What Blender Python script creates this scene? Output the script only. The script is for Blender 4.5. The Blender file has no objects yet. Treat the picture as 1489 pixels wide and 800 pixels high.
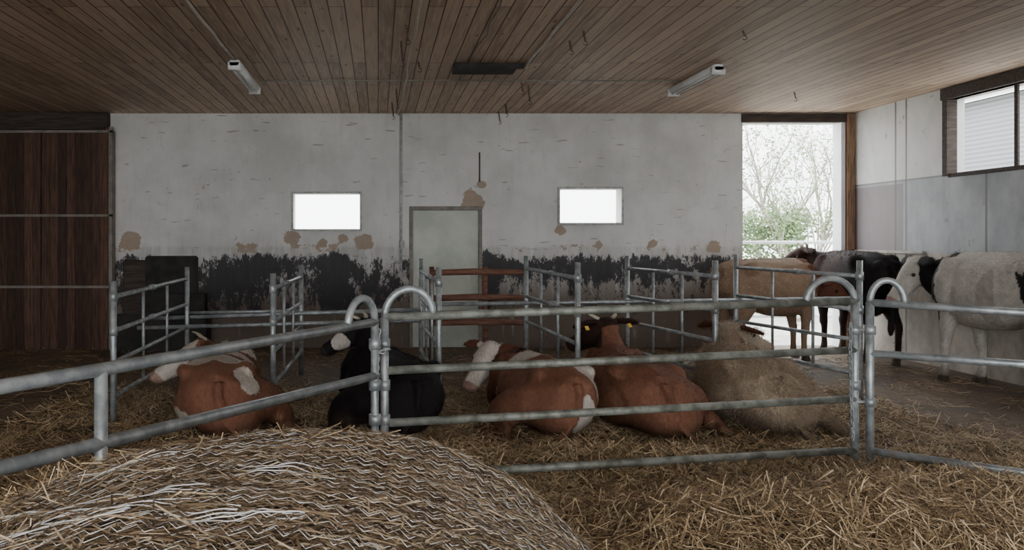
import bpy, bmesh, math, random
import numpy as np
from mathutils import Vector, noise, Matrix
random.seed(7); rng=np.random.default_rng(7)
F=1075.0; VX=550.0; VY=350.0; CH=1.65
def P(px,py,Y): return Vector(((px-VX)/F*Y, Y, CH-(py-VY)/F*Y))
scene=bpy.context.scene; COL=scene.collection

# ---------------- materials ----------------
def newmat(name):
    m=bpy.data.materials.new(name); m.use_nodes=True
    nt=m.node_tree; b=nt.nodes['Principled BSDF']; return m,nt,b
def nd(nt,t,ins=None,**kw):
    n=nt.nodes.new(t)
    for k,v in kw.items(): setattr(n,k,v)
    if ins:
        for k,v in ins.items():
            s=n.inputs[k]
            if isinstance(v,bpy.types.NodeSocket): nt.links.new(v,s)
            else: s.default_value=v
    return n
def c4(c): return (c[0],c[1],c[2],1.0)
def mixc(nt,f,a,b,mode='MIX'):
    n=nt.nodes.new('ShaderNodeMix'); n.data_type='RGBA'; n.blend_type=mode
    for i,v in ((0,f),(6,a),(7,b)):
        s=n.inputs[i]
        if isinstance(v,bpy.types.NodeSocket): nt.links.new(v,s)
        elif i==0: s.default_value=v
        else: s.default_value=c4(v)
    return n.outputs[2]
def mth(nt,op,a,b=0.0,c=None,clamp=False):
    n=nt.nodes.new('ShaderNodeMath'); n.operation=op; n.use_clamp=clamp
    for i,v in enumerate((a,b,c)):
        if v is None: continue
        if isinstance(v,bpy.types.NodeSocket): nt.links.new(v,n.inputs[i])
        else: n.inputs[i].default_value=v
    return n.outputs[0]
def smooth(nt,x,lo,hi):
    n=nt.nodes.new('ShaderNodeMapRange'); n.interpolation_type='SMOOTHSTEP'
    nt.links.new(x,n.inputs[0]); n.inputs[1].default_value=lo; n.inputs[2].default_value=hi
    return n.outputs[0]
def objco(nt,scale=(1,1,1)):
    t=nd(nt,'ShaderNodeTexCoord'); m=nd(nt,'ShaderNodeMapping',{'Vector':t.outputs['Object'],'Scale':scale}); return m.outputs[0]
def noi(nt,vec,scale,detail=6,rough=.6):
    return nd(nt,'ShaderNodeTexNoise',{'Vector':vec,'Scale':scale,'Detail':detail,'Roughness':rough}).outputs[0]
def bump(nt,b,h,strength=.3,dist=.02):
    n=nd(nt,'ShaderNodeBump',{'Height':h,'Strength':strength,'Distance':dist}); nt.links.new(n.outputs[0],b.inputs['Normal'])
def simple(name,c1,c2,scale=8,rough=.8,metal=0,bmp=.2,stretch=(1,1,1),lo=.35,hi=.65,island=0):
    m,nt,b=newmat(name); v=objco(nt,stretch); n=noi(nt,v,scale)
    c=mixc(nt,smooth(nt,n,lo,hi),c1,c2)
    if island:
        g=nd(nt,'ShaderNodeNewGeometry'); k=mth(nt,'ADD',mth(nt,'MULTIPLY',g.outputs['Random Per Island'],island),1-island*.6)
        cc=nd(nt,'ShaderNodeCombineColor',{0:k,1:k,2:k}); c=mixc(nt,1.0,c,cc.outputs[0],'MULTIPLY')
    nt.links.new(c,b.inputs['Base Color'])
    b.inputs['Roughness'].default_value=rough; b.inputs['Metallic'].default_value=metal
    if bmp: bump(nt,b,n,bmp)
    return m
M={}
M['steel']=simple('galvanised_steel',(.25,.275,.285),(.44,.47,.48),12,.46,.5,.05)
M['steel_dirty']=simple('dirty_galvanised_steel',(.11,.115,.095),(.27,.28,.25),9,.58,.3,.15)
M['wood_rail']=simple('wood_rail',(.12,.05,.035),(.22,.11,.07),6,.8,0,.3,(1,6,6))
M['wood_door']=simple('wood_door',(.045,.022,.015),(.11,.055,.036),5,.8,0,.3,(7,7,.5),island=.8)
M['dark']=simple('dark_board_hatch_shade',(.010,.009,.009),(.03,.026,.024),6,.8)
M['darkwood']=simple('dark_beam',(.03,.022,.018),(.07,.05,.04),6,.85,0,.3,(.5,6,6))
M['postwood']=simple('post_wood',(.16,.09,.055),(.32,.2,.12),6,.8,0,.4,(6,6,.6))
M['cement']=simple('concrete',(.30,.28,.25),(.45,.43,.39),5,.9)
M['doorpaint']=simple('door_paint',(.40,.43,.38),(.52,.54,.48),2,.55,0,.05)
M['plastic']=simple('white_plastic',(.7,.72,.72),(.8,.82,.82),4,.4,0,0)
M['cable']=simple('grey_cable',(.16,.145,.125),(.24,.215,.19),9,.7,0,0)
M['palecable']=simple('pale_cable',(.50,.46,.40),(.62,.58,.52),9,.7,0,0)
M['rust']=simple('rusty_iron',(.05,.03,.02),(.12,.07,.05),20,.8)
M['black']=simple('eye_black',(.008,.008,.008),(.012,.01,.01),3,.2,0,0)
M['horn']=simple('horn',(.35,.3,.22),(.5,.45,.36),8,.5)
M['tag']=simple('yellow_ear_tag',(.7,.45,.05),(.8,.52,.08),8,.5,0,0)
M['net']=simple('net_wrap_string',(.50,.49,.46),(.68,.67,.64),30,.6,0,0)
M['twine']=simple('white_twine',(.6,.6,.58),(.75,.75,.73),30,.6,0,0)
M['white_metal']=simple('white_window_frame',(.3,.31,.3),(.5,.5,.48),12,.6)
M['bark']=simple('tree_bark',(.26,.23,.19),(.42,.39,.33),12,.9)
M['leaf']=simple('leaf',(.10,.18,.07),(.22,.31,.13),4,.6,0,0)
M['outground']=simple('pale_gravel',(.45,.43,.40),(.6,.58,.54),3,.95)

def mat_ceiling():
    m,nt,b=newmat('ceiling_planks'); t=nd(nt,'ShaderNodeTexCoord')
    s=nd(nt,'ShaderNodeSeparateXYZ',{0:t.outputs['Object']})
    cv=nd(nt,'ShaderNodeCombineXYZ',{0:s.outputs[1],1:s.outputs[0]})
    br=nd(nt,'ShaderNodeTexBrick',{'Vector':cv.outputs[0],'Color1':(.0,.0,.0,1),'Color2':(1,1,1,1),'Mortar':(.5,.5,.5,1),'Scale':1.0,'Mortar Size':.006,'Mortar Smooth':.1,'Bias':0.0,'Brick Width':3.1,'Row Height':.14})
    br.offset=.37; br.offset_frequency=2
    v2=nd(nt,'ShaderNodeMapping',{'Vector':t.outputs['Object'],'Scale':(9,.6,1)})
    g=noi(nt,v2.outputs[0],3,8,.65)
    big=noi(nt,t.outputs['Object'],.5,4)
    c=mixc(nt,br.outputs[0],(.34,.235,.16),(.60,.45,.325))
    c=mixc(nt,mth(nt,'MULTIPLY',smooth(nt,g,.4,.75),.7),c,(.70,.54,.40)) 
    c=mixc(nt,mth(nt,'MULTIPLY',smooth(nt,g,.48,.3),.5),c,(.25,.16,.105))
    c=mixc(nt,mth(nt,'MULTIPLY',smooth(nt,big,.45,.7),.35),c,(.34,.26,.20))
    vo=nd(nt,'ShaderNodeTexVoronoi',{'Vector':nd(nt,'ShaderNodeMapping',{'Vector':t.outputs['Object'],'Scale':(7,2.2,1)}).outputs[0],'Scale':1.0})
    c=mixc(nt,mth(nt,'MULTIPLY',smooth(nt,vo.outputs['Distance'],.14,.06),.7),c,(.10,.055,.033))
    c=mixc(nt,br.outputs[1],c,(.06,.036,.024))
    nt.links.new(c,b.inputs['Base Color']); b.inputs['Roughness'].default_value=.6
    bump(nt,b,mth(nt,'SUBTRACT',mth(nt,'MULTIPLY',g,.3),br.outputs[1]),.4,.01)
    return m
M['ceiling']=mat_ceiling()
def mat_wall():
    m,nt,b=newmat('stained_plaster'); t=nd(nt,'ShaderNodeTexCoord')
    a=nd(nt,'ShaderNodeAttribute',attribute_name='mask'); s=nd(nt,'ShaderNodeSeparateColor',{0:a.outputs['Color']})
    o=t.outputs['Object']
    n1=noi(nt,nd(nt,'ShaderNodeMapping',{'Vector':o,'Scale':(3.4,3.4,1.6)}).outputs[0],2.2,14,.82)
    n2=noi(nt,o,1.1,8,.6); n3=noi(nt,o,9,8,.7); n4=noi(nt,nd(nt,'ShaderNodeMapping',{'Vector':o,'Scale':(5,5,.8)}).outputs[0],2,8,.65)
    n5=noi(nt,o,2.6,10,.7)
    c=mixc(nt,smooth(nt,n2,.3,.7),(.50,.50,.485),(.65,.65,.635))
    c=mixc(nt,mth(nt,'MULTIPLY',smooth(nt,n4,.50,.8),.35),c,(.36,.34,.31))
    spk=mth(nt,'MULTIPLY',smooth(nt,n3,.65,.71),.6); c=mixc(nt,spk,c,(.2,.16,.13))
    scr=noi(nt,nd(nt,'ShaderNodeMapping',{'Vector':o,'Scale':(1.5,1.5,9),'Rotation':(0,.35,0)}).outputs[0],2.2,4,.5)
    c=mixc(nt,mth(nt,'MULTIPLY',smooth(nt,scr,.67,.71),.55),c,(.2,.17,.14))
    # small chips of missing plaster
    ch=noi(nt,nd(nt,'ShaderNodeMapping',{'Vector':o,'Location':(3,1,5)}).outputs[0],1.7,10,.75)
    c=mixc(nt,mth(nt,'MULTIPLY',smooth(nt,ch,.70,.72),.8),c,(.30,.23,.18))
    # lower zone: dirt, with the shadow low on the wall painted in
    c=mixc(nt,mth(nt,'MULTIPLY',s.outputs[2],smooth(nt,mth(nt,'ADD',n4,mth(nt,'MULTIPLY',s.outputs[2],.30)),.38,.74)),c,(.14,.11,.09))
    pt=smooth(nt,mth(nt,'ADD',s.outputs[1],mth(nt,'MULTIPLY',mth(nt,'SUBTRACT',n5,.5),2.6)),.5,.54)
    c=mixc(nt,pt,c,mixc(nt,n3,(.28,.20,.15),(.42,.35,.28)))
    blk=smooth(nt,mth(nt,'ADD',mth(nt,'MULTIPLY',mth(nt,'SUBTRACT',n1,.5),3.4),s.outputs[0]),.44,.56)
    c=mixc(nt,mth(nt,'MULTIPLY',blk,.93),c,(.02,.02,.026))
    nt.links.new(c,b.inputs['Base Color']); b.inputs['Roughness'].default_value=.85
    bump(nt,b,mth(nt,'SUBTRACT',mth(nt,'ADD',n3,n2),mth(nt,'ADD',pt,blk)),.35,.012)
    return m
M['wall']=mat_wall()
def mat_floor():
    m,nt,b=newmat('dirty_barn_floor'); o=objco(nt)
    n=noi(nt,o,1.2,10,.7); n2=noi(nt,o,9,8,.7)
    c=mixc(nt,smooth(nt,n,.35,.65),(.085,.06,.04),(.21,.15,.10)); c=mixc(nt,mth(nt,'MULTIPLY',smooth(nt,n2,.48,.68),.65),c,(.035,.024,.016))
    nt.links.new(c,b.inputs['Base Color']); b.inputs['Specular IOR Level'].default_value=.35
    nt.links.new(mth(nt,'ADD',mth(nt,'MULTIPLY',n,.6),.30),b.inputs['Roughness']); bump(nt,b,mth(nt,'ADD',n,n2),.7,.04)
    return m
M['floor']=mat_floor()
M['strawbed']=simple('trodden_straw',(.05,.035,.022),(.23,.16,.085),14,.95,0,.8,(1,1,1),.35,.7)
def mat_straw(name,dark,light,top):
    m,nt,b=newmat(name); g=nd(nt,'ShaderNodeNewGeometry'); r=nd(nt,'ShaderNodeValToRGB',{0:g.outputs['Random Per Island']})
    e=r.color_ramp.elements; e[0].color=c4(dark); e[1].color=c4(top); k=e.new(.55); k.color=c4(light)
    nt.links.new(r.outputs[0],b.inputs['Base Color']); b.inputs['Roughness'].default_value=.55
    return m
M['straw']=mat_straw('straw_blades',(.09,.055,.028),(.43,.305,.17),(.74,.59,.38))
M['bale_straw']=mat_straw('bale_straw_blades',(.055,.036,.021),(.27,.19,.115),(.56,.45,.30))
M['bale']=simple('bale_core',(.05,.034,.02),(.18,.12,.07),25,.95,0,.8,(1,5,1))
def mat_cow(name,curly=False):
    m,nt,b=newmat(name); o=objco(nt); a=nd(nt,'ShaderNodeAttribute',attribute_name='Col')
    n=noi(nt,nd(nt,'ShaderNodeMapping',{'Vector':o,'Scale':(1,3,1)}).outputs[0],14 if not curly else 20,8,.7)
    n2=noi(nt,o,3,4)
    k=mth(nt,'ADD',mth(nt,'MULTIPLY',n,1.1),mth(nt,'MULTIPLY',n2,.8)); k=mth(nt,'ADD',k,.06)
    cc=nd(nt,'ShaderNodeCombineColor',{0:k,1:k,2:k}); c=mixc(nt,1.0,a.outputs['Color'],cc.outputs[0],'MULTIPLY')
    nt.links.new(c,b.inputs['Base Color']); b.inputs['Roughness'].default_value=.7
    b.inputs['Specular IOR Level'].default_value=.12
    bump(nt,b,n,.9 if curly else .5,.03 if curly else .012)
    return m
M['hide']=mat_cow('cow_hide'); M['curly']=mat_cow('curly_cow_hide',True)
def mat_panel():
    m,nt,b=newmat('side_wall_panels'); t=nd(nt,'ShaderNodeTexCoord'); o=t.outputs['Object']; s=nd(nt,'ShaderNodeSeparateXYZ',{0:o})
    n=noi(nt,nd(nt,'ShaderNodeMapping',{'Vector':o,'Scale':(1,1,.5)}).outputs[0],1.5,9,.65); n3=noi(nt,o,7,8,.7)
    up=mixc(nt,smooth(nt,n,.3,.7),(.44,.44,.42),(.60,.60,.58))
    mid=mixc(nt,smooth(nt,n,.35,.65),(.20,.21,.22),(.34,.355,.365))
    low=mixc(nt,smooth(nt,n,.35,.65),(.18,.145,.115),(.44,.39,.33))
    z=s.outputs[2]; zz=mth(nt,'ADD',z,mth(nt,'MULTIPLY',mth(nt,'SUBTRACT',n3,.5),.05))
    c=mixc(nt,smooth(nt,z,2.50,2.505),mid,up)
    y=s.outputs[1]; pr=mth(nt,'MULTIPLY',smooth(nt,y,10.30,10.32),smooth(nt,z,2.46,2.44))
    c=mixc(nt,mth(nt,'MULTIPLY',pr,.8),c,(.15,.115,.12))
    c=mixc(nt,smooth(nt,zz,1.50,1.48),c,low)
    c=mixc(nt,mth(nt,'MULTIPLY',smooth(nt,n3,.60,.70),.6),c,(.14,.10,.075))
    for y0 in (10.46,10.25,8.9,7.6,6.3):
        d=mth(nt,'ABSOLUTE',mth(nt,'SUBTRACT',y,y0)); c=mixc(nt,mth(nt,'MULTIPLY',smooth(nt,d,.022,.010),.85),c,(.09,.075,.065))
    d=mth(nt,'ABSOLUTE',mth(nt,'SUBTRACT',z,2.49)); c=mixc(nt,mth(nt,'MULTIPLY',smooth(nt,d,.018,.008),.6),c,(.10,.085,.075))
    nt.links.new(c,b.inputs['Base Color']); b.inputs['Roughness'].default_value=.6; bump(nt,b,n3,.25,.01); return m
M['panel']=mat_panel()
def mat_siding():
    m,nt,b=newmat('corrugated_siding'); o=objco(nt); w=nd(nt,'ShaderNodeTexWave',{'Vector':o,'Scale':3.2},bands_direction='Z')
    nt.links.new(mixc(nt,w.outputs[1],(.17,.18,.19),(.24,.255,.27)),b.inputs['Base Color']); bump(nt,b,w.outputs[1],.5,.02); return m
M['siding']=mat_siding()

# ---------------- mesh helpers ----------------
def finish(bm,name,mats,smoothf=True):
    bmesh.ops.recalc_face_normals(bm,faces=bm.faces)
    me=bpy.data.meshes.new(name); bm.to_mesh(me); bm.free()
    for m in mats: me.materials.append(M[m])
    if smoothf:
        for p in me.polygons: p.use_smooth=True
    ob=bpy.data.objects.new(name,me); COL.objects.link(ob); return ob
def box(bm,a,b,mi=0):
    vs=[bm.verts.new((x,y,z)) for x in (a[0],b[0]) for y in (a[1],b[1]) for z in (a[2],b[2])]
    for f in ((0,1,3,2),(4,6,7,5),(0,4,5,1),(2,3,7,6),(0,2,6,4),(1,5,7,3)):
        fc=bm.faces.new([vs[i] for i in f]); fc.material_index=mi
def obj_boxes(name,boxes,mat,bev=.004):
    bm=bmesh.new()
    for a,b in boxes: box(bm,[min(p) for p in zip(a,b)],[max(p) for p in zip(a,b)])
    if bev: bmesh.ops.bevel(bm,geom=bm.edges[:],offset=bev,segments=1,affect='EDGES')
    return finish(bm,name,[mat],False)
def tube(bm,pts,r,n=8,mi=0,close=False):
    pts=[Vector(p) for p in pts]; rings=[]; prev=None
    N=len(pts)
    for i,p in enumerate(pts):
        if close: t=(pts[(i+1)%N]-pts[i-1]).normalized()
        else: t=(pts[min(i+1,N-1)]-pts[max(i-1,0)]).normalized()
        if prev is None:
            ref=Vector((0,0,1)) if abs(t.z)<.9 else Vector((1,0,0))
            s=ref.cross(t).normalized()
        else:
            s=(prev-t*prev.dot(t)).normalized()
        prev=s; u=t.cross(s); rr=r[i] if isinstance(r,(list,tuple)) else r
        rings.append([bm.verts.new(p+(s*math.cos(2*math.pi*k/n)+u*math.sin(2*math.pi*k/n))*rr) for k in range(n)])
    for i in range(N if close else N-1):
        a,b=rings[i],rings[(i+1)%N]
        for k in range(n):
            f=bm.faces.new((a[k],a[(k+1)%n],b[(k+1)%n],b[k])); f.material_index=mi; f.smooth=True
    if not close:
        for rg in (rings[0],rings[-1]):
            f=bm.faces.new(rg); f.material_index=mi
def loft(bm,pts,ref=(0,0,1),n=18,ex=2.0):
    """pts: (pos,a,b) a lateral, b along ref"""
    ps=[Vector(p[0]) for p in pts]; rings=[]; N=len(ps); ref=Vector(ref)
    for i,(p,a,b) in enumerate(pts):
        t=(ps[min(i+1,N-1)]-ps[max(i-1,0)]).normalized(); s=ref.cross(t)
        if s.length<.05: s=Vector((0,1,0))
        s.normalize(); u=t.cross(s); rg=[]
        for k in range(n):
            an=2*math.pi*k/n; c,d=math.cos(an),math.sin(an)
            c=math.copysign(abs(c)**(2/ex),c); d=math.copysign(abs(d)**(2/ex),d)
            rg.append(bm.verts.new(ps[i]+s*c*a+u*d*b))
        rings.append(rg)
    for i in range(N-1):
        for k in range(n): bm.faces.new((rings[i][k],rings[i][(k+1)%n],rings[i+1][(k+1)%n],rings[i+1][k]))
    for rg,ctr in ((rings[0],ps[0]),(rings[-1],ps[-1])):
        v=bm.verts.new(ctr)
        for k in range(n): bm.faces.new((rg[k],rg[(k+1)%n],v))
def ball(bm,c,r,mi=0,sc=(1,1,1)):
    g=bmesh.ops.create_uvsphere(bm,u_segments=12,v_segments=8,radius=r,matrix=Matrix.Translation(c)@Matrix.Diagonal((*sc,1)))
    for v in g['verts']:
        for f in v.link_faces: f.material_index=mi; f.smooth=True
def chain(bm,p0,p1,mi=0,sag=0.0,link=.035):
    p0,p1=Vector(p0),Vector(p1); L=(p1-p0).length; n=max(2,int(L/link/.75))
    for i in range(n):
        t=(i+.5)/n; c=p0.lerp(p1,t)-Vector((0,0,sag*4*t*(1-t))); d=(p1-p0).normalized()
        s=d.orthogonal().normalized(); s=(Matrix.Rotation(math.pi/2*(i%2)+.3,3,d)@s)
        tube(bm,[c+d*math.cos(a)*link*.6+s*math.sin(a)*link*.32 for a in [2*math.pi*k/8 for k in range(8)]],link*.13,5,mi,True)

# ---------------- room ----------------
BW=11.4; RX=7.32; CZ=1.65+185/94.3; LX=-7.5; FY=-3.5
def wx(px): return (px-VX)/F*BW
def wz(py): return CH-(py-VY)/F*BW
op=[(wx(427),wx(523),wz(333),wz(282)),(wx(814),wx(903),wz(324),wz(275)),(wx(1080),wx(1226),0,wz(178)),(wx(597),wx(699),0,wz(303)),(-6.8,wx(152),0,3.25)]
def wall_grid():
    def lst(keys,step):
        keys=sorted(set(round(k,4) for k in keys)); o=[]
        for a,b in zip(keys,keys[1:]):
            n=max(1,int(round((b-a)/step))); o+=[a+(b-a)*i/n for i in range(n)]
        return o+[keys[-1]]
    xs=lst([LX,RX]+[v for o in op for v in o[:2]],.05); zs=lst([0,CZ]+[v for o in op for v in o[2:]],.05)
    bm=bmesh.new(); V=[[bm.verts.new((x,BW,z)) for z in zs] for x in xs]
    for i in range(len(xs)-1):
        for j in range(len(zs)-1):
            cx=(xs[i]+xs[i+1])/2; cz=(zs[j]+zs[j+1])/2
            if any(o[0]<cx<o[1] and o[2]<cz<o[3] for o in op): continue
            bm.faces.new((V[i][j],V[i+1][j],V[i+1][j+1],V[i][j+1]))
    bmesh.ops.delete(bm,geom=[v for v in bm.verts if not v.link_faces],context='VERTS')
    me=bpy.data.meshes.new('wall_back'); bm.to_mesh(me); bm.free(); me.materials.append(M['wall'])
    at=me.color_attributes.new('mask','FLOAT_COLOR','POINT')
    def px(x): return x/BW*F+VX
    pat=[(530,350,19),(685,295,20),(815,336,9),(424,345,13),(700,268,8),(500,347,9),(190,352,16),(1040,358,12),(950,354,8),(470,352,7),(870,356,7)]
    blk=[(330,395,50,40,.42),(375,395,30,45,.42),(487,402,24,55,.85),(430,378,60,20,.36),(560,425,40,34,.32),(310,430,40,30,.35),(540,400,40,25,.25),(440,425,40,25,.25),(712,400,12,60,.9),
         (800,385,80,18,.32),(900,380,80,22,.38),(990,385,60,26,.38),(850,405,90,22,.25),(1050,380,20,40,.35),(190,400,40,60,.5),(600,400,12,30,.3),(740,390,30,24,.35)]
    for i,v in enumerate(me.vertices):
        X=px(v.co.x); Y=VY-(v.co.z-CH)/BW*F
        r=-.8+.8*min(1,max(0,(Y-350)/22))+.26*min(1,max(0,(Y-364)/22))
        if Y>455: r=.08
        if Y>356:
            for bx,by,sx,sy,am in blk: r+=am*math.exp(-((X-bx)/sx)**2-((Y-by)/sy)**2)
        g=0
        for bx,by,s in pat:
            g=max(g,1.0-(((X-bx)/s)**2+((Y-by)/(s*.9))**2)*.6)
        if Y>354 and Y<368: g=max(g,.36)
        b=min(1,max(0,(Y-350)/90))
        if Y>360: b=max(b,.30)
        at.data[i].color=(r,max(0,g),b,1)
    ob=bpy.data.objects.new('wall_back',me); COL.objects.link(ob)
    md=ob.modifiers.new('s','SOLIDIFY'); md.thickness=.25; md.offset=1.0
    me.update()
    if me.polygons[0].normal.y<0: md.offset=-1.0
    return ob
wall_grid()
# right wall w/ window
ry0,ry1,rz0,rz1=6.6,9.48,2.51,3.46
obj_boxes('wall_right',[((RX,FY,0),(RX+.2,ry0,CZ)),((RX,ry1,0),(RX+.2,BW,CZ)),((RX,ry0,0),(RX+.2,ry1,rz0)),((RX,ry0,rz1),(RX+.2,ry1,CZ))],'panel',0)
obj_boxes('trim_right_ledge',[((RX-.035,9.9,1.47),(RX,BW,1.51))],'cement')
obj_boxes('window_3',[((RX-.04,ry1-.01,rz0-.03),(RX+.1,ry1+.07,rz1)),((RX-.05,ry0,rz1),(RX+.1,ry1+.09,CZ-.005)),((RX-.02,ry0,rz0-.05),(RX+.1,ry1,rz0)),((RX+.03,8.50,rz0),(RX+.06,8.55,rz1)),((RX+.03,7.5,rz0),(RX+.06,7.55,rz1))],'darkwood')
obj_boxes('wall_left',[((LX-.2,FY,0),(LX,BW,CZ))],'panel',0)
# unseen front wall with wide gateway, added behind camera to cut sideways light
obj_boxes('added_front_wall',[((LX,FY,0),(-4.6,FY+.2,CZ)),((5.2,FY,0),(RX,FY+.2,CZ))],'panel',0)
obj_boxes('ceiling',[((LX-.2,FY,CZ),(RX+.2,BW+.25,CZ+.15))],'ceiling',0)
obj_boxes('floor',[((LX-.2,FY,-.2),(RX+.2,BW+.25,0))],'floor',0)
obj_boxes('ground_outside',[((-40,BW+.25,-.25),(40,60,-.05)),((RX+.2,-20,-.25),(40,BW+.25,-.05)),((-40,-30,-.25),(RX+.2,FY,-.05))],'outground',0)
# windows in back wall
for k,o in enumerate(op[:2]):
    t=.035; x0,x1,z0,z1=o
    ob=obj_boxes('window_%d'%(k+1),[((x0-t,BW-.03,z0-t),(x0,BW+.02,z1+t)),((x1,BW-.03,z0-t),(x1+t,BW+.02,z1+t)),((x0,BW-.03,z1),(x1,BW+.02,z1+t)),((x0-.02,BW-.05,z0-t),(x1+.02,BW+.02,z0))],'white_metal')
# centre door
x0,x1,_,z1=op[3]
obj_boxes('door_1',[((x0+.01,BW+.05,.0),(x1-.01,BW+.09,z1-.0)),((x1-.14,BW+.03,1.0),(x1-.10,BW+.05,1.15))],'doorpaint')
obj_boxes('door_frame',[((x0-.02,BW-.02,0),(x0+.035,BW+.05,z1+.03)),((x1-.03,BW-.02,0),(x1+.02,BW+.05,z1+.03)),((x0-.02,BW-.03,z1-.03),(x1+.02,BW+.05,z1+.03))],'cable')
# sliding door (left)
bm=bmesh.new(); x=-7.0; i=0
while x<-4.12:
    w=.126
    box(bm,(x,BW-.2,.0),(x+w-.004,BW-.172-.010*(i%2),3.36)); x+=w
    if i==14: # damaged board end lets light in near the floor
        x+=.012
    i+=1
box(bm,(-7.0,BW-.17,.0),(-5.25,BW-.16,3.3)); box(bm,(-5.2,BW-.17,.0),(-4.1,BW-.16,3.3)); box(bm,(-5.3,BW-.17,1.1),(-5.1,BW-.16,3.3))
for z in (.95,2.03,3.3): box(bm,(-7.0,BW-.235,z-.018),(-4.02,BW-.2,z+.018),1)
for xx in (-7.05,-4.07): box(bm,(xx,BW-.235,.0),(xx+.05,BW-.165,3.37),1)
finish(bm,'door_2',['wood_door','cable'],False)
obj_boxes('trim_door_lintel',[((-7.2,BW-.16,wz(188)),(wx(161),BW-.01,CZ-.005)),((-7.2,BW-.26,wz(189)-.03),(wx(161),BW-.16,wz(189)+.02))],'darkwood')
obj_boxes('trim_door_jamb',[((wx(160),BW-.05,0),(wx(168),BW-.005,wz(192)))],'cable')
# right opening jamb
obj_boxes('trim_opening_post',[((wx(1229),BW-.06,0),(wx(1240),BW-.005,CZ-.01))],'postwood')
obj_boxes('trim_opening_frame',[((wx(1222),BW-.02,.0),(wx(1228),BW+.2,wz(178)))],'plastic')
obj_boxes('trim_opening_lintel',[((wx(1078),BW-.04,wz(178)),(wx(1230),BW+.05,CZ-.01))],'darkwood')
# dark boards leaning on the back wall
bm=bmesh.new()
box(bm,(wx(180),BW-.05,.25),(wx(216),BW-.01,wz(378)),1); box(bm,(wx(214),BW-.12,.05),(wx(290),BW-.06,wz(372))); box(bm,(wx(180),BW-.5,.0),(wx(310),BW-.12,.55)); box(bm,(wx(230),BW-.35,.55),(wx(305),BW-.13,.85))
bmesh.ops.bevel(bm,geom=bm.edges[:],offset=.02,segments=2,affect='EDGES')
finish(bm,'feed_trough_boards',['dark','darkwood'],False)
# conduits
bm=bmesh.new()
tube(bm,[(wx(583),BW-.03,CZ),(wx(583),BW-.03,wz(395))],.02); tube(bm,[(wx(697),BW-.03,wz(222)),(wx(697),BW-.03,wz(265))],.012,8,1)
box(bm,(wx(580),BW-.05,wz(360)),(wx(588),BW-.005,wz(350)))
finish(bm,'wall_conduit',['white_metal','rust'])
bm=bmesh.new(); z=CZ-.018
def wob(a,b,n=24,am=.012,droop=0):
    a=Vector(a);b=Vector(b); return [a.lerp(b,i/n)+Vector((random.uniform(-am,am),0,random.uniform(-.004,.0)-droop*4*(i/n)*(1-i/n))) for i in range(n+1)]
tube(bm,wob((-1.55,0,z),(-1.55,7.9,z)),.016,8,1); tube(bm,wob((1.64,1,z),(1.64,8.3,z)),.016,8,1)
tube(bm,wob((.40,1,z),(.32,BW-.03,z),24,.022),.014,8,1); tube(bm,wob((-1.45,8.97,z),(3.66,8.97,z),24,.01),.009)
tube(bm,wob((1.0,8.97,z),(1.0,1,z),20,.03),.007)
finish(bm,'ceiling_cables',['cable','palecable'])
# ceiling hatch: dark slab stands in for the shade inside the hole
bm=bmesh.new(); box(bm,(.86,8.15,CZ-.03),(1.56,8.6,CZ-.003))
for i in range(9):
    xx=.84+i*.085; box(bm,(xx,8.12+random.random()*.05,CZ-.04-random.random()*.04),(xx+.09,8.2,CZ-.01))
finish(bm,'ceiling_hatch',['dark'],False)
# hooks/chains
bm=bmesh.new()
for px,py,L in ((576,130,.22),(583,60,.22),(590,35,.15),(570,150,.2),(608,90,.08),(758,120,.12),(768,125,.2),(828,60,.1),(848,45,.1),(735,152,.15),(725,165,.15),(1080,45,.05),(1155,135,.08)):
    Y=(CZ-CH)*F/(350-py+1); X=(px-VX)/F*Y
    if Y>BW-.1: Y=BW-.15; X=(px-VX)/F*Y
    chain(bm,(X,Y,CZ),(X+.02,Y,CZ-L),0,0,.03)
    tube(bm,[(X+.02+.02*math.sin(a),Y,CZ-L-.02+.02*math.cos(a)) for a in [k*.7 for k in range(7)]],.004,5)
finish(bm,'hanging_chain_hooks',['rust'])
# fluorescent lamps
for X,Y0,Y1 in ((-1.55,7.95,9.3),(3.76,8.15,9.45)):
    bm=bmesh.new()
    loft(bm,[((X,Y0,CZ-.05),.05,.03),((X,Y0+.02,CZ-.05),.065,.045),((X,Y1-.02,CZ-.05),.065,.045),((X,Y1,CZ-.05),.05,.03)],(0,0,1),16,3)
    tube(bm,[(X-.03,Y0+.08,CZ-.10),(X-.03,Y1-.08,CZ-.10)],.015,8,1); tube(bm,[(X+.03,Y0+.08,CZ-.10),(X+.03,Y1-.08,CZ-.10)],.015,8,1)
    for yy in (Y0,Y1-.06): box(bm,(X-.07,yy,CZ-.12),(X+.07,yy+.06,CZ-.04),0)
    finish(bm,'fluorescent_lamp',['plastic','twine'],True)

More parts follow.
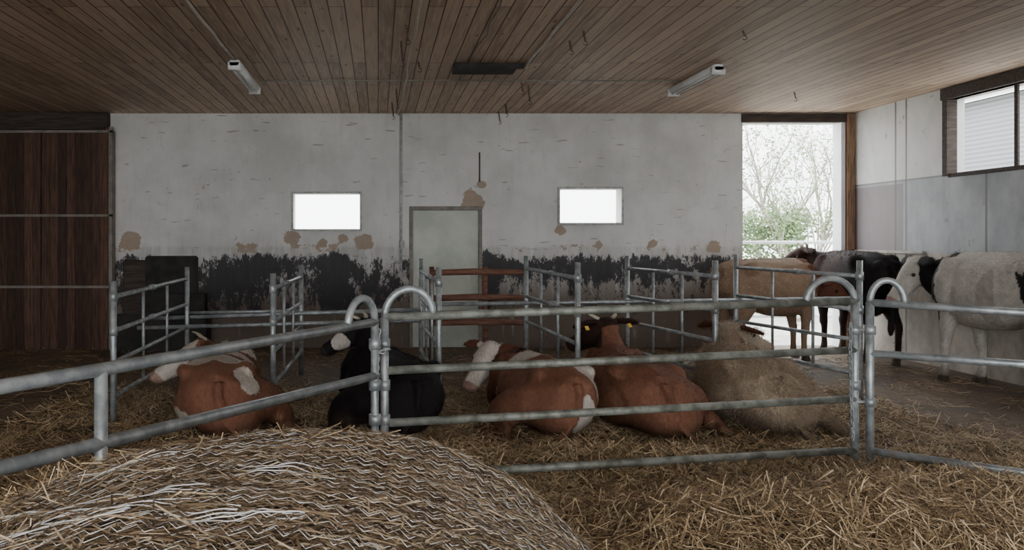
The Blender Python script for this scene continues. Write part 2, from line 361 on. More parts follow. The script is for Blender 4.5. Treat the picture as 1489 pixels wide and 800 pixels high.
# ---------------- gates ----------------
def hoop(a,b,h,n=14):
    a=Vector(a);b=Vector(b); return [a+(b-a)*(1-math.cos(math.pi*i/n))/2+Vector((0,0,h*math.sin(math.pi*i/n))) for i in range(n+1)]
YL,YR=4.5,5.19
def yg(px): # depth on gate line by pixel
    A=P(556,0,YL);B=P(1240,0,YR); k=(px-VX)/F; dx,dy=B.x-A.x,B.y-A.y
    t=(k*A.y-A.x)/(dx-k*dy); return A.y+dy*t
bm=bmesh.new(); R=.026
for (a,b,mi) in (((560,461),(1243,438),1),((562,539),(1243,509),1),((566,615),(1243,580),1),((566,692),(1243,655),1)):
    tube(bm,[P(a[0],a[1],yg(a[0])),P(b[0],b[1],yg(b[0]))],R,12,mi)
for px,yt,zb in ((559,463,.05),(1243,440,.03)):
    t=P(px,yt,yg(px)); tube(bm,[(t.x,t.y,zb),t],R,12)
tube(bm,hoop(P(559,462,yg(559)),P(630,459,yg(630)),.17),R*.85,12)
tube(bm,hoop(P(1243,440,yg(1243)),P(1172,441,yg(1172)),.17),R*.85,12)
for px,py in ((559,500),(559,560),(1243,480),(1243,560),(559,610)):
    c=P(px,py,yg(px)); tube(bm,[c-Vector((0,0,.03)),c+Vector((0,0,.03))],R*1.35,12)
c=P(1237,470,yg(1237)-.04); chain(bm,c,P(1237,500,yg(1237)-.04),0); chain(bm,P(1236,500,5.12),P(1240,640,5.12),0)
chain(bm,P(551,480,4.42),P(545,630,4.42),0); chain(bm,P(540,505,4.4),P(566,505,4.4),0,.03)
finish(bm,'metal_gate',['steel','steel_dirty'])
# left gate
def yl(px):
    A=Vector((P(548,0,4.42).x,4.42));B=Vector((-1.25,2.22)); k=(px-VX)/F; dx,dy=B.x-A.x,B.y-A.y
    t=(k*A.y-A.x)/(dx-k*dy); return A.y+dy*t
bm=bmesh.new()
YE=yl(-150)
for (y0,y1) in ((468,563),(546,681)):
    sl=(y1-y0)/548; tube(bm,[P(548,y0,4.42),P(0,y1,yl(0)),P(-150,y1+sl*150,YE)],.025,12)
for zz in (.5,.18): 
    e=P(-150,0,YE); s=P(548,0,4.42); tube(bm,[(s.x,s.y,zz),(e.x,e.y,zz)],.025,12)
for px,yt in ((545,465),(147,540),(-150,590)):
    t=P(px,yt,yl(px)); tube(bm,[(t.x,t.y,.04),t],.024,12)
tube(bm,hoop(P(545,468,yl(545)),P(506,476,yl(506)),.15),.022,12)
for py in (500,560,610):
    c=P(545,py,yl(545)); tube(bm,[c-Vector((0,0,.03)),c+Vector((0,0,.03))],.036,12)
finish(bm,'metal_gate',['steel'])
# right gate
def yr(px):
    A=Vector((P(1265,0,5.17).x,5.17));B=Vector((P(1489,0,4.75).x,4.75)); k=(px-VX)/F; dx,dy=B.x-A.x,B.y-A.y
    t=(k*A.y-A.x)/(dx-k*dy); return A.y+dy*t
bm=bmesh.new()
for y0,y1 in ((440,455),(514,530),(656,688)):
    sl=(y1-y0)/224; tube(bm,[P(1265,y0,5.17),P(1700,y0+sl*435,yr(1700))],.026,12)
for px,yt in ((1265,440),(1700,470)):
    t=P(px,yt,yr(px)); tube(bm,[(t.x,t.y,.03),t],.026,12)
tube(bm,hoop(P(1265,440,5.17),P(1316,443,yr(1316)),.16),.022,12)
for py in (480,585): 
    c=P(1265,py,5.17); tube(bm,[c-Vector((0,0,.03)),c+Vector((0,0,.03))],.036,12); tube(bm,[c,c+Vector((-.14,0.03,0))],.01,6)
finish(bm,'metal_gate',['steel'])
# dividers: (front px, top y, Y),(back px, top y, Y)
DV=[((165,415,6.5),(272,393,9.0)),((397,404,7.0),(438,391,9.1)),((638,395,7.2),(612,381,9.1)),((840,388,7.2),(765,377,9.1)),((1040,385,7.4),(912,377,9.1)),((1250,385,7.4),(1070,375,9.1))]
for f,b in DV:
    bm=bmesh.new(); A=P(*f); B=P(*b); r=.025
    def at(t,z):
        p=A.lerp(B,t); q=Vector((p.x,p.y,0)); q.z=p.z*z; return q
    tube(bm,[at(0,0),at(0,1.03)],.028,12); tube(bm,[at(1,0),at(1,1.03)],.028,12)
    for z in (.92,.68,.46,.22): tube(bm,[at(0,z),at(1,z)],.021,10)
    tube(bm,[at(.33,.22),at(.33,.92)],.016,8); tube(bm,[at(.66,.22),at(.66,.92)],.016,8)
    for z in (.68,.92):
        c=at(0,z); tube(bm,[c-Vector((0,0,.04)),c+Vector((0,0,.04))],.036,12); c=at(.45,z); tube(bm,[c-Vector((0,.06,0)),c+Vector((0,.06,0))],.030,10)
    finish(bm,'cubicle_divider',['steel'])
bm=bmesh.new()
tube(bm,[P(225,463,9.05),P(612,450,9.05)],.024,10); tube(bm,[P(200,477,8.9),P(612,466,9.0)],.024,10)
tube(bm,[P(612,443,9.0),P(1240,434,9.0)],.024,10); tube(bm,[P(270,455,9.1),P(440,452,9.1)],.018,10)
finish(bm,'head_rail',['steel'])
bm=bmesh.new()
for py in (396,433,469): tube(bm,[P(625,py+1,9.6),P(690,py-1,9.6),P(762,py,9.6)],[.040,.044,.037],10)
for px in (628,706): t=P(px,388,9.65); box(bm,(t.x-.03,9.66,0),(t.x+.03,9.72,t.z))
finish(bm,'wooden_rail_fence',['wood_rail'])

# ---------------- straw ----------------
PILES=[(2.3,3.9,1.0,.5,.20),(3.3,4.2,.9,.5,.16),(1.4,3.5,.7,.6,.14),(4.2,3.6,.8,.8,.10),(-1.3,1.7,.42,.45,.80),(-1.6,2.6,.5,.5,.35),(-1.5,4.6,1.2,.6,.12),(.8,5.1,1.5,.4,.09),(2.8,5.3,1.5,.35,.05),(-2.4,3.9,.8,.8,.1),(2.0,3.2,.5,.4,.1),(2.9,3.4,.4,.3,.12)]
def H(x,y):
    h=np.zeros_like(x)
    for a,b,s,t,k in PILES: h=h+k*np.exp(-((x-a)/s)**2-((y-b)/t)**2)
    h+= .02+.022*np.sin(5.1*x+1.3*y)*np.sin(4.3*y-2*x)+.014*np.sin(13*x+3)*np.sin(11*y+5*x)
    e=np.minimum(np.minimum(x+3.6,5.4-x),np.minimum(y-1.2,8.3-y)); return np.where(e<.4,h*np.clip(e/.4,0,1)-.03*(1-np.clip(e/.4,0,1)),h)
nx,ny=180,150; gx=np.linspace(-3.6,5.4,nx); gy=np.linspace(1.2,8.3,ny); GX,GY=np.meshgrid(gx,gy,indexing='ij'); GZ=H(GX,GY)
vs=np.stack([GX,GY,GZ],-1).reshape(-1,3); fs=[(i*ny+j,(i+1)*ny+j,(i+1)*ny+j+1,i*ny+j+1) for i in range(nx-1) for j in range(ny-1)]
me=bpy.data.meshes.new('straw_bedding'); me.from_pydata(vs.tolist(),[],fs); me.materials.append(M['strawbed']); 
for p in me.polygons: p.use_smooth=True
bed=bpy.data.objects.new('straw_bedding',me); COL.objects.link(bed)
def blades(name,C,D,U,L,W,mat,bend=.15,colors=None):
    """C centers, D direction unit, U side unit, L len, W width"""
    n=len(C); Nn=np.cross(D,U); b=(rng.random(n)-.3)*bend
    v=np.zeros((n,6,3))
    for k,t in enumerate((-.5,0,.5)):
        mid=C+D*(t*L)[:,None]+Nn*((-(abs(t)*2)**2)*b*L)[:,None]
        v[:,k*2]=mid-U*(W/2)[:,None]; v[:,k*2+1]=mid+U*(W/2)[:,None]
    f=np.array([[0,1,3,2],[2,3,5,4]])
    F_=(np.arange(n)[:,None,None]*6+f[None]).reshape(-1)
    me=bpy.data.meshes.new(name); me.vertices.add(n*6); me.vertices.foreach_set('co',v.reshape(-1))
    me.loops.add(len(F_)); me.loops.foreach_set('vertex_index',F_.astype(np.int32)); npoly=n*2
    me.polygons.add(npoly); me.polygons.foreach_set('loop_start',np.arange(0,npoly*4,4,dtype=np.int32))
    me.update(calc_edges=True); me.materials.append(M[mat])
    if colors is not None:
        at=me.color_attributes.new('Col','FLOAT_COLOR','POINT'); at.data.foreach_set('color',np.repeat(colors,6,axis=0).reshape(-1).astype(np.float32))
    else: me.validate()
    ob=bpy.data.objects.new(name,me); COL.objects.link(ob); return ob
def unit(a): return a/(np.linalg.norm(a,axis=1)[:,None]+1e-9)
def scatter(n,x0,x1,y0,y1,keep=None):
    x=rng.uniform(x0,x1,n); y=rng.uniform(y0,y1,n)
    if keep is not None: k=keep(x,y); x=x[k];y=y[k]
    return x,y
def clump(x,y): return .5+.5*np.sin(3.1*x+2*np.sin(1.7*y))*np.sin(2.7*y+1.3*np.sin(2.3*x))
X1,Y1=scatter(90000,-.2,5.2,2.2,5.35,lambda x,y: rng.random(len(x))<.55+.45*clump(x,y))
X2,Y2=scatter(52000,-3.2,5.0,5.1,8.0,lambda x,y: rng.random(len(x))<.35+.65*clump(x*1.3,y*1.3))
X3,Y3=scatter(16000,-2.4,-.2,1.3,5.3)
X4,Y4=scatter(12000,-1.9,-.75,1.2,2.5)
X5,Y5=scatter(36000,-6.5,7.0,4.5,11.1,lambda x,y: rng.random(len(x))<clump(x*1.7,y*1.5)**1.5)
xx=np.concatenate([X1,X2,X3,X4,X5]); yy=np.concatenate([Y1,Y2,Y3,Y4,Y5]); n=len(xx)
zz=np.maximum(H(xx,yy),0)+rng.random(n)**2*.07+.004
zz[-len(X5):]=np.maximum(H(X5,Y5),0)+.006
e=.03; gx_=(H(xx+e,yy)-H(xx-e,yy))/(2*e); gy_=(H(xx,yy+e)-H(xx,yy-e))/(2*e)
inside=(xx>-3.6)&(xx<5.4)&(yy>1.2)&(yy<8.3); gx_=np.where(inside,gx_,0); gy_=np.where(inside,gy_,0)
flat=np.ones(n)*.24; flat[-len(X5):]=.03
th=rng.uniform(0,2*np.pi,n); D=np.stack([np.cos(th),np.sin(th),gx_*np.cos(th)+gy_*np.sin(th)+rng.normal(0,1,n)*flat],1); D=unit(D)
U=unit(np.cross(D,np.stack([rng.normal(0,.5,n),rng.normal(0,.5,n),np.ones(n)],1)))
ob=blades('loose_straw',np.stack([xx,yy,zz],1),D,U,rng.uniform(.06,.27,n),rng.uniform(.0022,.0055,n),'straw',.35); ob.parent=bed

# ---------------- bale ----------------
bc=Vector((-.33,0,.50)); ya,yb=.95,2.24
def bale_pt(an,y,off=0):
    an=np.asarray(an); y=np.asarray(y); t=(y-ya)/(yb-ya); d=np.minimum(t,1-t)*(yb-ya); k=np.where(d<.16,np.sqrt(np.clip(1-(1-np.clip(d,0,.16)/.16)**2,0,1))*.25+.75,1)
    w=.012*np.sin(5*an+4*y)+.008*np.sin(11*y+3*an)+.004*np.sin(17*an+5*np.sin(6*y))
    ax=.1*(y-1.6)
    return np.stack([bc.x+ax+(1.0*k+w+off)*np.cos(an),y+0*an,bc.z+(.60*k+w+off)*np.sin(an)],-1)
na,nb=160,60; A_,B_=np.meshgrid(np.linspace(0,2*np.pi,na,endpoint=False),ya+(yb-ya)*(.5-.5*np.cos(np.linspace(0,np.pi,nb))),indexing='ij')
v=bale_pt(A_,B_).reshape(-1,3); v[:,2]=np.maximum(v[:,2],.0)
fs=[(i*nb+j,((i+1)%na)*nb+j,((i+1)%na)*nb+j+1,i*nb+j+1) for i in range(na) for j in range(nb-1)]
fs.append([i*nb for i in range(na)]); fs.append([i*nb+nb-1 for i in range(na)][::-1])
me=bpy.data.meshes.new('round_straw_bale'); me.from_pydata(v.tolist(),[],fs); me.materials.append(M['bale'])
for p in me.polygons[:-2]: p.use_smooth=True
bale=bpy.data.objects.new('round_straw_bale',me); COL.objects.link(bale)
n=46000; an=rng.uniform(-.2,math.pi+.2,n); y=rng.uniform(ya,yb,n); p=bale_pt(an,y,.003+0*an); q=bale_pt(an+.01,y,.003+0*an)
T=unit(q-p); Nr=unit(np.cross(T,np.tile([0,1,0],(n,1)))); ph=rng.normal(0,.6,n); Yv=np.tile([0.,1,0],(n,1))
D=unit(T*np.cos(ph)[:,None]+Yv*np.sin(ph)[:,None]+rng.normal(0,.09,(n,3))); U=unit(np.cross(D,Nr)+rng.normal(0,.25,(n,3)))
b1=blades('bale_straw',p-Nr*(rng.random(n)*.014-.004)[:,None],D,U,rng.uniform(.04,.16,n),rng.uniform(.002,.0048,n),'bale_straw',.2); b1.parent=bale
# loose golden straw on the bale's far end and left flank
n=9000; an=rng.uniform(.1,math.pi+.1,n); an[:5000]=math.pi-.1-np.abs(rng.normal(0,.50,5000)); rr=rng.random(n)**.3; yv=np.full(n,yb-.03); yv[:5000]=rng.uniform(ya+.1,yb,5000); rr[:5000]=rng.uniform(.99,1.03,5000)
p=bale_pt(an,yv); c=np.stack([np.full(n,bc.x),yv,np.full(n,bc.z)],1); p=c+(p-c)*rr[:,None]; p[5000:,1]=yb-.08*rr[5000:]**6+rng.random(n-5000)*.03
D=unit(rng.normal(0,1,(n,3))*[1,.6,.35]); U=unit(np.cross(D,rng.normal(0,1,(n,3))))
b2=blades('bale_end_straw',p,D,U,rng.uniform(.04,.15,n),rng.uniform(.0018,.0035,n),'straw',.3); b2.parent=bale
bm=bmesh.new()
ys=np.arange(ya+.05,yb-.03,.022)
for j,y0 in enumerate(ys):
    a=np.linspace(.05,math.pi-.05,130); zig=.013*np.where(np.arange(130)%2==0,1,-1)+.006*np.sin(3*a+j)
    pp=bale_pt(a,y0+zig,.010+.003*np.sin(13*a+2*j)); tube(bm,[Vector(t) for t in pp],.00095,3)
for k,(a0,y0,L,sl) in enumerate(((1.75,1.45,.5,.0),(1.5,1.72,.30,.05),(2.05,1.35,.4,.6),(1.95,1.9,.3,-.2),(1.5,1.4,.25,-.2),(1.85,1.6,.5,.15),(2.2,1.7,.35,.3),(1.9,1.38,.4,-.1))):
    for m_ in range(3):
        a=np.linspace(a0-L/2,a0+L/2*random.uniform(.6,1),60)
        pp=bale_pt(a,y0+.012*m_+sl*(a-a0)+.02*np.sin(7*a+k+m_)+.010*np.sin(31*a+m_)+.005*np.sin(83*a),.013+.005*np.sin(30*a+m_)); tube(bm,[Vector(t) for t in pp],.0015,4,1)
ob=finish(bm,'net_wrap',['net','twine']); ob.parent=bale

# ---------------- cows ----------------
BR=(.13,.055,.034); RD=(.20,.092,.058); WH=(.52,.475,.42); BK=(.014,.012,.013); CR=(.46,.36,.26); DB=(.035,.019,.015); LB=(.25,.17,.115); PINK=(.32,.21,.17)
def lerp3(a,b,t): return Vector(a)*(1-t)+Vector(b)*t
def remeshed(bm,vox,it,keep=True):
    bmesh.ops.recalc_face_normals(bm,faces=bm.faces)
    me=bpy.data.meshes.new('tmp'); bm.to_mesh(me); bm.free(); tmp=bpy.data.objects.new('tmp',me); COL.objects.link(tmp)
    md=tmp.modifiers.new('r','REMESH'); md.mode='VOXEL'; md.voxel_size=vox; md.use_smooth_shade=True
    sm=tmp.modifiers.new('s','SMOOTH'); sm.factor=.5; sm.iterations=it
    dg=bpy.context.evaluated_depsgraph_get(); me2=bpy.data.meshes.new_from_object(tmp.evaluated_get(dg)); bpy.data.objects.remove(tmp)
    b=bmesh.new(); b.from_mesh(me2); bpy.data.meshes.remove(me2); return b
def make_cow(pos,theta,scale,lying,poll,hyaw,hpitch,base,blobs,side=1,tagear=False,horns=True,mat='hide',hl=1.0,legphase=0,earcol=None,neckup=.0,zs=1.0,hz=1.0,fur=1.0):
    pos=Vector((pos[0],pos[1],0)); curly=mat=='curly'
    bm=bmesh.new(); dz=-.60 if lying else 0
    if lying:
        LT=[(-1.0,.34,.50,.08),(-.97,.22,.60,.17),(-.90,.12,.675,.25),(-.78,.05,.735,.315),(-.6,.03,.78,.355),(-.38,.02,.79,.375),(-.1,.02,.78,.385),(.2,.02,.785,.37),(.42,.03,.80,.32),(.58,.06,.81,.26),(.70,.14,.79,.20),(.82,.25,.73,.13)]
        pts=[(Vector((x,0,(lo+hi)/2)),w,(hi-lo)/2) for x,lo,hi,w in LT]
        top=lambda x: float(np.interp(x,[t[0] for t in LT],[t[2] for t in LT]))
    else:
        tr=[(-.93,1.13,.09,.08),(-.89,1.11,.17,.16),(-.80,1.09,.24,.23),(-.66,1.075,.28,.28),(-.48,1.05,.315,.305),(-.25,1.02,.35,.32),(0,.99,.385,.335),(.22,.98,.39,.325),(.42,.99,.385,.29),(.58,1.02,.35,.245),(.70,1.05,.29,.19),(.80,1.08,.21,.13)]
        pts=[(Vector((x,0,z)),w,h) for x,z,h,w in tr]
        top=lambda x: float(np.interp(x,[t[0] for t in tr],[t[1]+t[2] for t in tr]))
    loft(bm,pts,(0,0,1),28,2.15 if lying else 2.3)
    loft(bm,[((x,0,top(x)-.030),.042,.065) for x in (-.85,-.6,-.3,0,.3,.5,.66)],(0,0,1),10)
    for s in (-1,1):
        ball(bm,Vector((-.50,s*.25,top(-.5)-.10)),.105,0,(1.4,.9,.9))
        ball(bm,Vector((-.86,s*.12,top(-.85)-.08)),.07)
        loft(bm,[((.50,s*.17,top(.5)-.05),.07,.10),((.47,s*.25,top(.5)-.28),.10,.17),((.52,s*.24,top(.5)-.52),.09,.14)],(1,0,0),14)
    # neck
    poll=Vector(poll); nb=Vector((.50,0,1.06+dz)); hd=Vector((math.cos(hyaw)*math.cos(hpitch),math.sin(hyaw)*math.cos(hpitch),-math.sin(hpitch)))
    hs=Vector((0,0,1)).cross(hd).normalized(); hu=hd.cross(hs)
    p2=poll-Vector((math.cos(hyaw*.5),math.sin(hyaw*.5),0))*.10+Vector((0,0,-.13)); pm=lerp3(nb,p2,.55)+Vector((.05,0,-.03+neckup))
    np_=[]
    for t in (0,.2,.4,.6,.8,1.0):
        q=lerp3(lerp3(nb,pm,t),lerp3(pm,p2,t),t); np_.append((q,.20-.11*t,.32-.19*t))
    np_.append((poll-hu*.09,.085,.10))
    loft(bm,np_,(0,0,1),20,2.0)
    loft(bm,[(nb+Vector((.1,0,-.22)),.04,.10),(pm+Vector((0,0,-.16)),.035,.08),(p2+Vector((0,0,-.08)),.03,.05)],(0,0,1),10)
    hp=lambda t,s,u: poll+(hd*t*hl+hs*s+hu*u)*hz
    if lying:
        s=side # stretched-out side: thigh, stifle, gaskin
        loft(bm,[((-.74,s*.17,.46),.13,.17),((-.58,s*.29,.40),.16,.22),((-.36,s*.40,.29),.15,.22),((-.16,s*.48,.20),.10,.15)],(0,0,1),16)
        loft(bm,[((-.14,s*.48,.18),.09,.13),((-.36,s*.49,.16),.10,.13),((-.58,s*.47,.13),.08,.10)],(0,0,1),14)
        s=-side # tucked side
        loft(bm,[((-.74,s*.17,.44),.12,.17),((-.58,s*.25,.36),.15,.22),((-.34,s*.31,.26),.14,.20),((-.14,s*.34,.18),.09,.14)],(0,0,1),16)
    else:
        for s in (-1,1):
            loft(bm,[((-.62,s*.15,1.05),.13,.24),((-.58,s*.18,.86),.125,.22),((-.56,s*.19,.72),.095,.16)],(1,0,0),14)
            loft(bm,[((.50,s*.17,1.0),.12,.17),((.50,s*.17,.80),.105,.14)],(1,0,0),14)
    if lying:
        for v in bm.verts:
            k=min(1,max(0,(.55-v.co.x)/.5)); v.co.y-=side*.20*k*(v.co.z-.15)
    bm=remeshed(bm,.022,13)
    HD=[(-.07,-.07,.05,.05),(-.04,-.075,.085,.085),(.04,-.09,.105,.112),(.12,-.10,.112,.12),(.19,-.10,.098,.112),(.28,-.10,.078,.092),(.37,-.10,.068,.075),(.43,-.10,.078,.072),(.48,-.105,.07,.06),(.505,-.11,.04,.035)]
    loft(bm,[(hp(t,0,u),a*hz,b*hz) for t,u,a,b in HD],hu,20,2.3)
    for s in (-1,1): # ears, brow
        loft(bm,[(hp(.0,s*.07,-.03),.035,.03),(hp(-.01,s*.15,-.035),.070,.030),(hp(-.01,s*.25,-.05),.070,.028),(hp(-.005,s*.32,-.07),.026,.022)],hu,12)
        ball(bm,hp(.13,s*.088,-.055),.036*hz)
    if lying:
        for s in (-1,1):
            loft(bm,[((.50,s*.19,.42),.10,.15),((.62,s*.24,.26),.085,.11),((.78,s*.22,.12),.06,.075),((.80,s*.22,.075),.055,.06),((.66,s*.24,.06),.045,.05),((.46,s*.25,.05),.04,.045),((.38,s*.25,.045),.045,.045)],(0,1,0),14)
        s=side
        loft(bm,[((-.48,s*.50,.13),.07,.09),((-.66,s*.50,.10),.050,.065),((-.70,s*.52,.085),.046,.055),((-.60,s*.57,.06),.038,.042),((-.42,s*.62,.05),.036,.038),((-.33,s*.64,.05),.045,.045),((-.26,s*.65,.04),.045,.04)],(0,0,1),14)
        yy_=-side*.10
        tail=[(-.90,yy_,top(-.9)-.03),(-.975,yy_,.56),(-1.01,yy_*.8,.42),(-1.015,yy_*.4,.28),(-1.01,side*.05,.16),(-1.0,side*.14,.07),(-.98,side*.24,.04)]
        tr_=[.045,.034,.028,.024,.026,.034,.020]
    else:
        for s in (-1,1):
            f=s*.06*legphase; y=s*.17
            loft(bm,[((.50,y,1.0),.12,.17),((.50,y,.80),.105,.14),((.52+f*.3,y,.64),.078,.092),((.52+f*.6,y,.50),.056,.062),((.53+f*.8,y,.43),.060,.063),((.52+f,y,.36),.044,.047),((.52+f,y,.20),.038,.042),((.52+f,y,.12),.045,.049),((.545+f,y,.06),.047,.058),((.55+f,y,.012),.06,.075),((.55+f,y,0),.058,.073)],(1,0,0),14)
            g=-f
            loft(bm,[((-.62,s*.15,1.05),.13,.24),((-.58,s*.18,.86),.125,.22),((-.56,s*.19,.72),.095,.16),((-.63+g*.4,s*.18,.60),.065,.10),((-.73+g*.7,s*.17,.51),.05,.072),((-.755+g,s*.17,.46),.046,.058),((-.74+g,s*.17,.34),.038,.045),((-.73+g,s*.17,.20),.038,.042),((-.72+g,s*.17,.12),.045,.050),((-.69+g,s*.17,.06),.048,.058),((-.68+g,s*.17,.012),.06,.075),((-.68+g,s*.17,0),.058,.073)],(1,0,0),14)
        tail=[(-.90,0,1.22),(-.96,0,1.12),(-.975,.01,.95),(-.97,.02,.75),(-.96,.02,.58),(-.95,.02,.46),(-.95,.02,.38)]
        tr_=[.045,.034,.028,.025,.032,.045,.02]
        ball(bm,Vector((-.50,0,.68)),.13,0,(1.2,1,.8)) # udder
    loft(bm,[(Vector(p),r,r) for p,r in zip(tail,tr_)],(0,1,0) if lying else (1,0,0),10)
    bm=remeshed(bm,.017,4); bm.normal_update(); nbody=len(bm.verts)
    for f in bm.faces: f.smooth=True; f.material_index=0
    for s in (-1,1):
        ball(bm,hp(.145,s*.108,-.06),.020*hz,1); ball(bm,hp(.485,s*.035,-.095),.013*hz,1)
        if horns:
            q=[hp(-.03,s*.07,-.01),hp(-.03,s*.11,.02),hp(-.02,s*.13,.05),hp(.0,s*.135,.08)]; tube(bm,q,[.024,.020,.013,.004],8,2)
    if tagear:
        for s in (-1,1):
            c=hp(.05,s*.21,-.085); g=[bm.verts.new(c+hs*a+hu*b+hd*k) for k in(-.10,-.094) for a,b in ((-.022,-.035),(.022,-.035),(.022,.02),(-.022,.02))]
            for f in ((0,1,2,3),(4,7,6,5),(0,4,5,1),(1,5,6,2),(2,6,7,3),(3,7,4,0)): bm.faces.new([g[i] for i in f]).material_index=3
    bmesh.ops.recalc_face_normals(bm,faces=bm.faces)
    me=bpy.data.meshes.new('cow'); bm.to_mesh(me); bm.free()
    for m in (mat,'black','horn','tag'): me.materials.append(M[m])
    at=me.color_attributes.new('Col','FLOAT_COLOR','POINT'); cols=[]
    for i,v in enumerate(me.vertices):
        p=v.co; col=base; nz=noise.noise(p*4+pos*3)*.30+noise.noise(p*13)*.12
        d=(p-poll)/hz; ht,hsd,hup=d.dot(hd)/hl,d.dot(hs),d.dot(hu)
        head=-.10<ht<.6 and abs(hsd)<.34 and -.28<hup<.16 and (ht>-.03 or hup>-.1)
        for bl in blobs:
            if bl[0]=='h':
                if not head: continue
                q=(ht,hsd,hup)
            else:
                if head and bl[0]!='a': continue
                q=p
            c,r=bl[1],bl[2]; e=((q[0]-c[0])/r[0])**2+((q[1]-c[1])/r[1])**2+((q[2]-c[2])/r[2])**2
            if e+nz*2.0<1: col=bl[3]
        if earcol and head and abs(hsd)>.125: col=earcol
        if head and ht>.435: col=PINK if sum(base)>.2 else (.05,.04,.04)
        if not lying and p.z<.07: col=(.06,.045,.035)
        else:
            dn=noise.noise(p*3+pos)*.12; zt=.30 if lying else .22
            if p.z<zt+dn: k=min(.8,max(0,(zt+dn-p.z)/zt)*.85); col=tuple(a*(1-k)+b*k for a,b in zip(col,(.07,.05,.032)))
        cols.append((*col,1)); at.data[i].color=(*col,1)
    ob=bpy.data.objects.new('cow',me); COL.objects.link(ob)
    ob.location=(pos[0],pos[1],.02 if lying else 0.0); ob.rotation_euler=(0,0,theta); ob.scale=(scale,scale,scale*zs)
    # short coat hair
    co=np.zeros(len(me.vertices)*3,dtype=np.float32); me.vertices.foreach_get('co',co); co=co.reshape(-1,3)[:nbody]
    no=np.zeros(len(me.vertices)*3,dtype=np.float32); me.vertices.foreach_get('normal',no); no=no.reshape(-1,3)[:nbody]
    cc=np.array(cols)[:nbody]; nf=int(30000*fur); idx=rng.integers(0,nbody,nf)
    hd_=np.array(hd); isH=((co[idx]-np.array(poll))@hd_>.03*hz)
    C=co[idx]+rng.normal(0,.006,(nf,3)); N=unit(no[idx]); base_d=np.tile([-1.,0,-.55],(nf,1)); base_d[isH]=hd_
    T=base_d-N*np.sum(base_d*N,axis=1)[:,None]; T=unit(T)+rng.normal(0,1.2 if curly else .25,(nf,3)); T=unit(T)
    D=unit(T+N*(.45 if curly else .14)); U=unit(np.cross(D,N)+rng.normal(0,.15,(nf,3)))
    L=rng.uniform(.018,.036,nf)*(1.5 if curly else 1.0)*np.where(isH,.45,1.0); C=C+D*(L*.4)[:,None]
    ck=cc[idx].copy(); ck[:,:3]*=rng.uniform(.6,1.7,nf)[:,None]
    fo=blades('coat',C,D,U,L,rng.uniform(.002,.0035,nf),mat,.3,ck); fo.parent=ob
    return ob
def lie(rx,ry,deg,s=.95):
    t=math.radians(deg); return (rx+.9*s*math.cos(t),ry+.9*s*math.sin(t)),t
ra=math.radians; ZL=.84
# A red/white spotted
p,t=lie(-1.16,5.80,103); make_cow(p,t,.95,True,(.84,.26,.80),ra(100),ra(32),RD,[('t',(-.30,.15,.75),(.26,.34,.32),WH),('t',(.12,-.05,.75),(.12,.4,.25),WH),('t',(.50,.0,.75),(.20,.4,.3),WH),('t',(-.75,-.15,.65),(.16,.12,.20),WH),('t',(-.55,.45,.2),(.35,.2,.15),WH),('h',(.28,0,-.1),(.34,.125,.3),WH)],-1,earcol=BR,zs=ZL,hz=1.3)
# B black
p,t=lie(.22,5.85,102); make_cow(p,t,.93,True,(.94,.06,1.06),ra(55),ra(35),BK,[('h',(.25,.1,-.1),(.10,.1,.10),WH),('t',(.75,.25,.6),(.10,.10,.16),WH)],1,zs=ZL,hz=1.25)
# C white head, brown/white body, black neck
p,t=lie(1.52,5.8,98); make_cow(p,t,.84,True,(.84,.26,.82),ra(125),ra(45),RD,[('t',(.62,0,.6),(.24,.5,.6),BK),('t',(-.15,-.36,.55),(.7,.22,.5),WH),('t',(.2,.05,.78),(.14,.4,.14),WH),('t',(-.95,-.15,.3),(.12,.14,.3),WH),('h',(.2,0,-.1),(.5,.13,.3),WH)],1,earcol=BR,tagear=True,horns=False,zs=.88,hz=1.32)
# D red brown
p,t=lie(2.34,5.8,92); make_cow(p,t,.97,True,(.88,.00,1.08),ra(24),ra(30),RD,[('t',(.74,.1,.55),(.10,.24,.16),WH),('t',(.98,.0,.98),(.24,.3,.22),DB),('h',(.2,0,-.1),(.6,.5,.5),DB)],-1,tagear=True,zs=.80,hz=1.38)
# E cream curly
p,t=lie(3.30,5.9,84); make_cow(p,t,.93,True,(.90,-.16,.98),ra(-60),ra(22),CR,[('h',(.2,0,-.1),(.4,.14,.3),(.52,.43,.33))],-1,mat='curly',earcol=BR,horns=False,zs=.86,hz=1.32,fur=1.6)
# F light brown standing
t=ra(13); rx,ry,s=4.58,10.0,.92; make_cow((rx+.9*s*math.cos(t),ry+.9*s*math.sin(t)),t,s,False,(.98,-.14,1.10),ra(-50),ra(40),LB,[('t',(-.1,0,1.35),(.9,.3,.12),(.32,.235,.165)),('t',(.62,0,1.0),(.24,.4,.5),BR),('h',(.2,0,-.1),(.5,.4,.4),BR),('h',(.42,0,-.1),(.08,.1,.1),WH)],1,horns=False,legphase=1,zs=1.1,hz=1.1)
# G dark brown standing at the opening
BG=(.03,.014,.010)
t=ra(86); rx,ry,s=6.66,9.62,.95; make_cow((rx+.9*s*math.cos(t),ry+.9*s*math.sin(t)),t,s,False,(.95,.26,1.42),ra(85),ra(25),(.022,.013,.011),[('t',(.2,0,1.25),(.5,.5,.25),BG),('h',(.2,0,-.1),(.5,.3,.4),BG),('t',(-.8,0,1.0),(.4,.5,.5),BK)],1,legphase=-1,zs=1.14,hz=1.1)
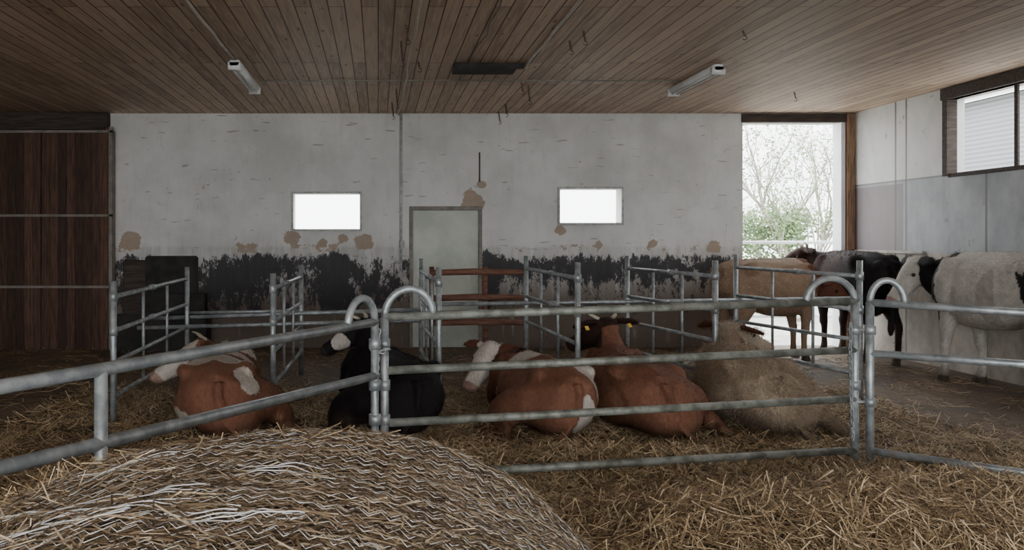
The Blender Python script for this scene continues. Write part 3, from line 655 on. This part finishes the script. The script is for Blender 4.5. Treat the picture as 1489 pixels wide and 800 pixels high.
# H black and white
t=ra(94); rx,ry,s=6.93,7.15,1.04; make_cow((rx+.9*s*math.cos(t),ry+.9*s*math.sin(t)),t,s,False,(1.04,.18,1.30),ra(75),ra(55),(.44,.41,.37),[('t',(.66,.0,1.05),(.16,.5,.5),BK),('t',(.9,0,1.15),(.16,.3,.3),BK),('t',(-.80,0,1.0),(.42,.5,.5),BK),('t',(-.1,.25,.95),(.12,.2,.3),(.33,.30,.27))],1,earcol=BK,horns=False,legphase=1,zs=1.05,hz=1.12)

# ---------------- outside ----------------
bm=bmesh.new(); box(bm,(13,3,0),(19,18,4.7)); finish(bm,'neighbouring_barn',['siding'],False)
bm=bmesh.new(); 
v=[bm.verts.new(q) for q in ((12.7,2.7,4.65),(12.7,18.3,4.65),(16,18.3,6.1),(16,2.7,6.1),(19.3,2.7,4.65),(19.3,18.3,4.65))]
bm.faces.new((v[0],v[1],v[2],v[3])); bm.faces.new((v[3],v[2],v[5],v[4])); finish(bm,'neighbouring_barn_roof',['cement'],False)
# outdoor gate
bm=bmesh.new()
for z in (.35,.75,1.15,1.62): tube(bm,[(wx(1070)*1.0,BW+1.3,z),(wx(1240)+.6,BW+1.3,z)],.03,10)
for xx_ in (wx(1075),wx(1237)+.6): tube(bm,[(xx_,BW+1.3,-.05),(xx_,BW+1.3,1.66)],.035,10)
finish(bm,'yard_gate',['plastic'])
def tree(x,y,h,seed,leaves):
    random.seed(seed); bm=bmesh.new(); LP=[]
    def br(p,d,L,r,lev):
        pts=[p]; q=p
        for i in range(5):
            d=(d+Vector((random.uniform(-.18,.18),random.uniform(-.18,.18),random.uniform(-.05,.12)))).normalized(); q=q+d*L/5; pts.append(q)
        tube(bm,pts,[r*(1-.12*i) for i in range(6)],5)
        if lev>=2: LP.extend(pts[2:])
        if lev<4:
            for i in range(3 if lev else 6):
                k=random.randint(1,5); dd=(d+Vector((random.uniform(-1,1),random.uniform(-1,1),random.uniform(-.2,.7)))*.9).normalized(); br(pts[k],dd,L*random.uniform(.5,.75),r*.42,lev+1)
    for k in range(3): br(Vector((x+random.uniform(-.3,.3),y+random.uniform(-.3,.3),-.1)),Vector((random.uniform(-.25,.25),0,1)),h*.5,.06,0)
    for c in LP:
        for j in range(leaves if c.z<h*.42 else (1 if random.random()<.35 else 0)):
            q=c+Vector([random.gauss(0,.13) for _ in range(3)]); a=Vector([random.gauss(0,1) for _ in range(3)]).normalized()*.05; b=a.orthogonal().normalized()*.028
            f=bm.faces.new([bm.verts.new(q-a),bm.verts.new(q+b),bm.verts.new(q+a),bm.verts.new(q-b)]); f.material_index=1
    finish(bm,'garden_tree',['bark','leaf'],False)
tree(9.0,15.5,5.2,3,9); tree(11.6,20,6,9,6)

# ---------------- world & camera ----------------
w=bpy.data.worlds.new('overcast'); scene.world=w; w.use_nodes=True
bg=w.node_tree.nodes['Background']; bg.inputs[0].default_value=(.955,.98,1.0,1); bg.inputs[1].default_value=8.3
cam=bpy.data.cameras.new('camera'); co=bpy.data.objects.new('camera',cam); COL.objects.link(co); scene.camera=co
co.location=(0,0,CH); co.rotation_euler=(math.pi/2,0,0); cam.sensor_width=36; cam.lens=F/1489*36
cam.shift_x=(744.5-VX)/1489; cam.shift_y=-(400-VY)/1489; cam.clip_start=.05
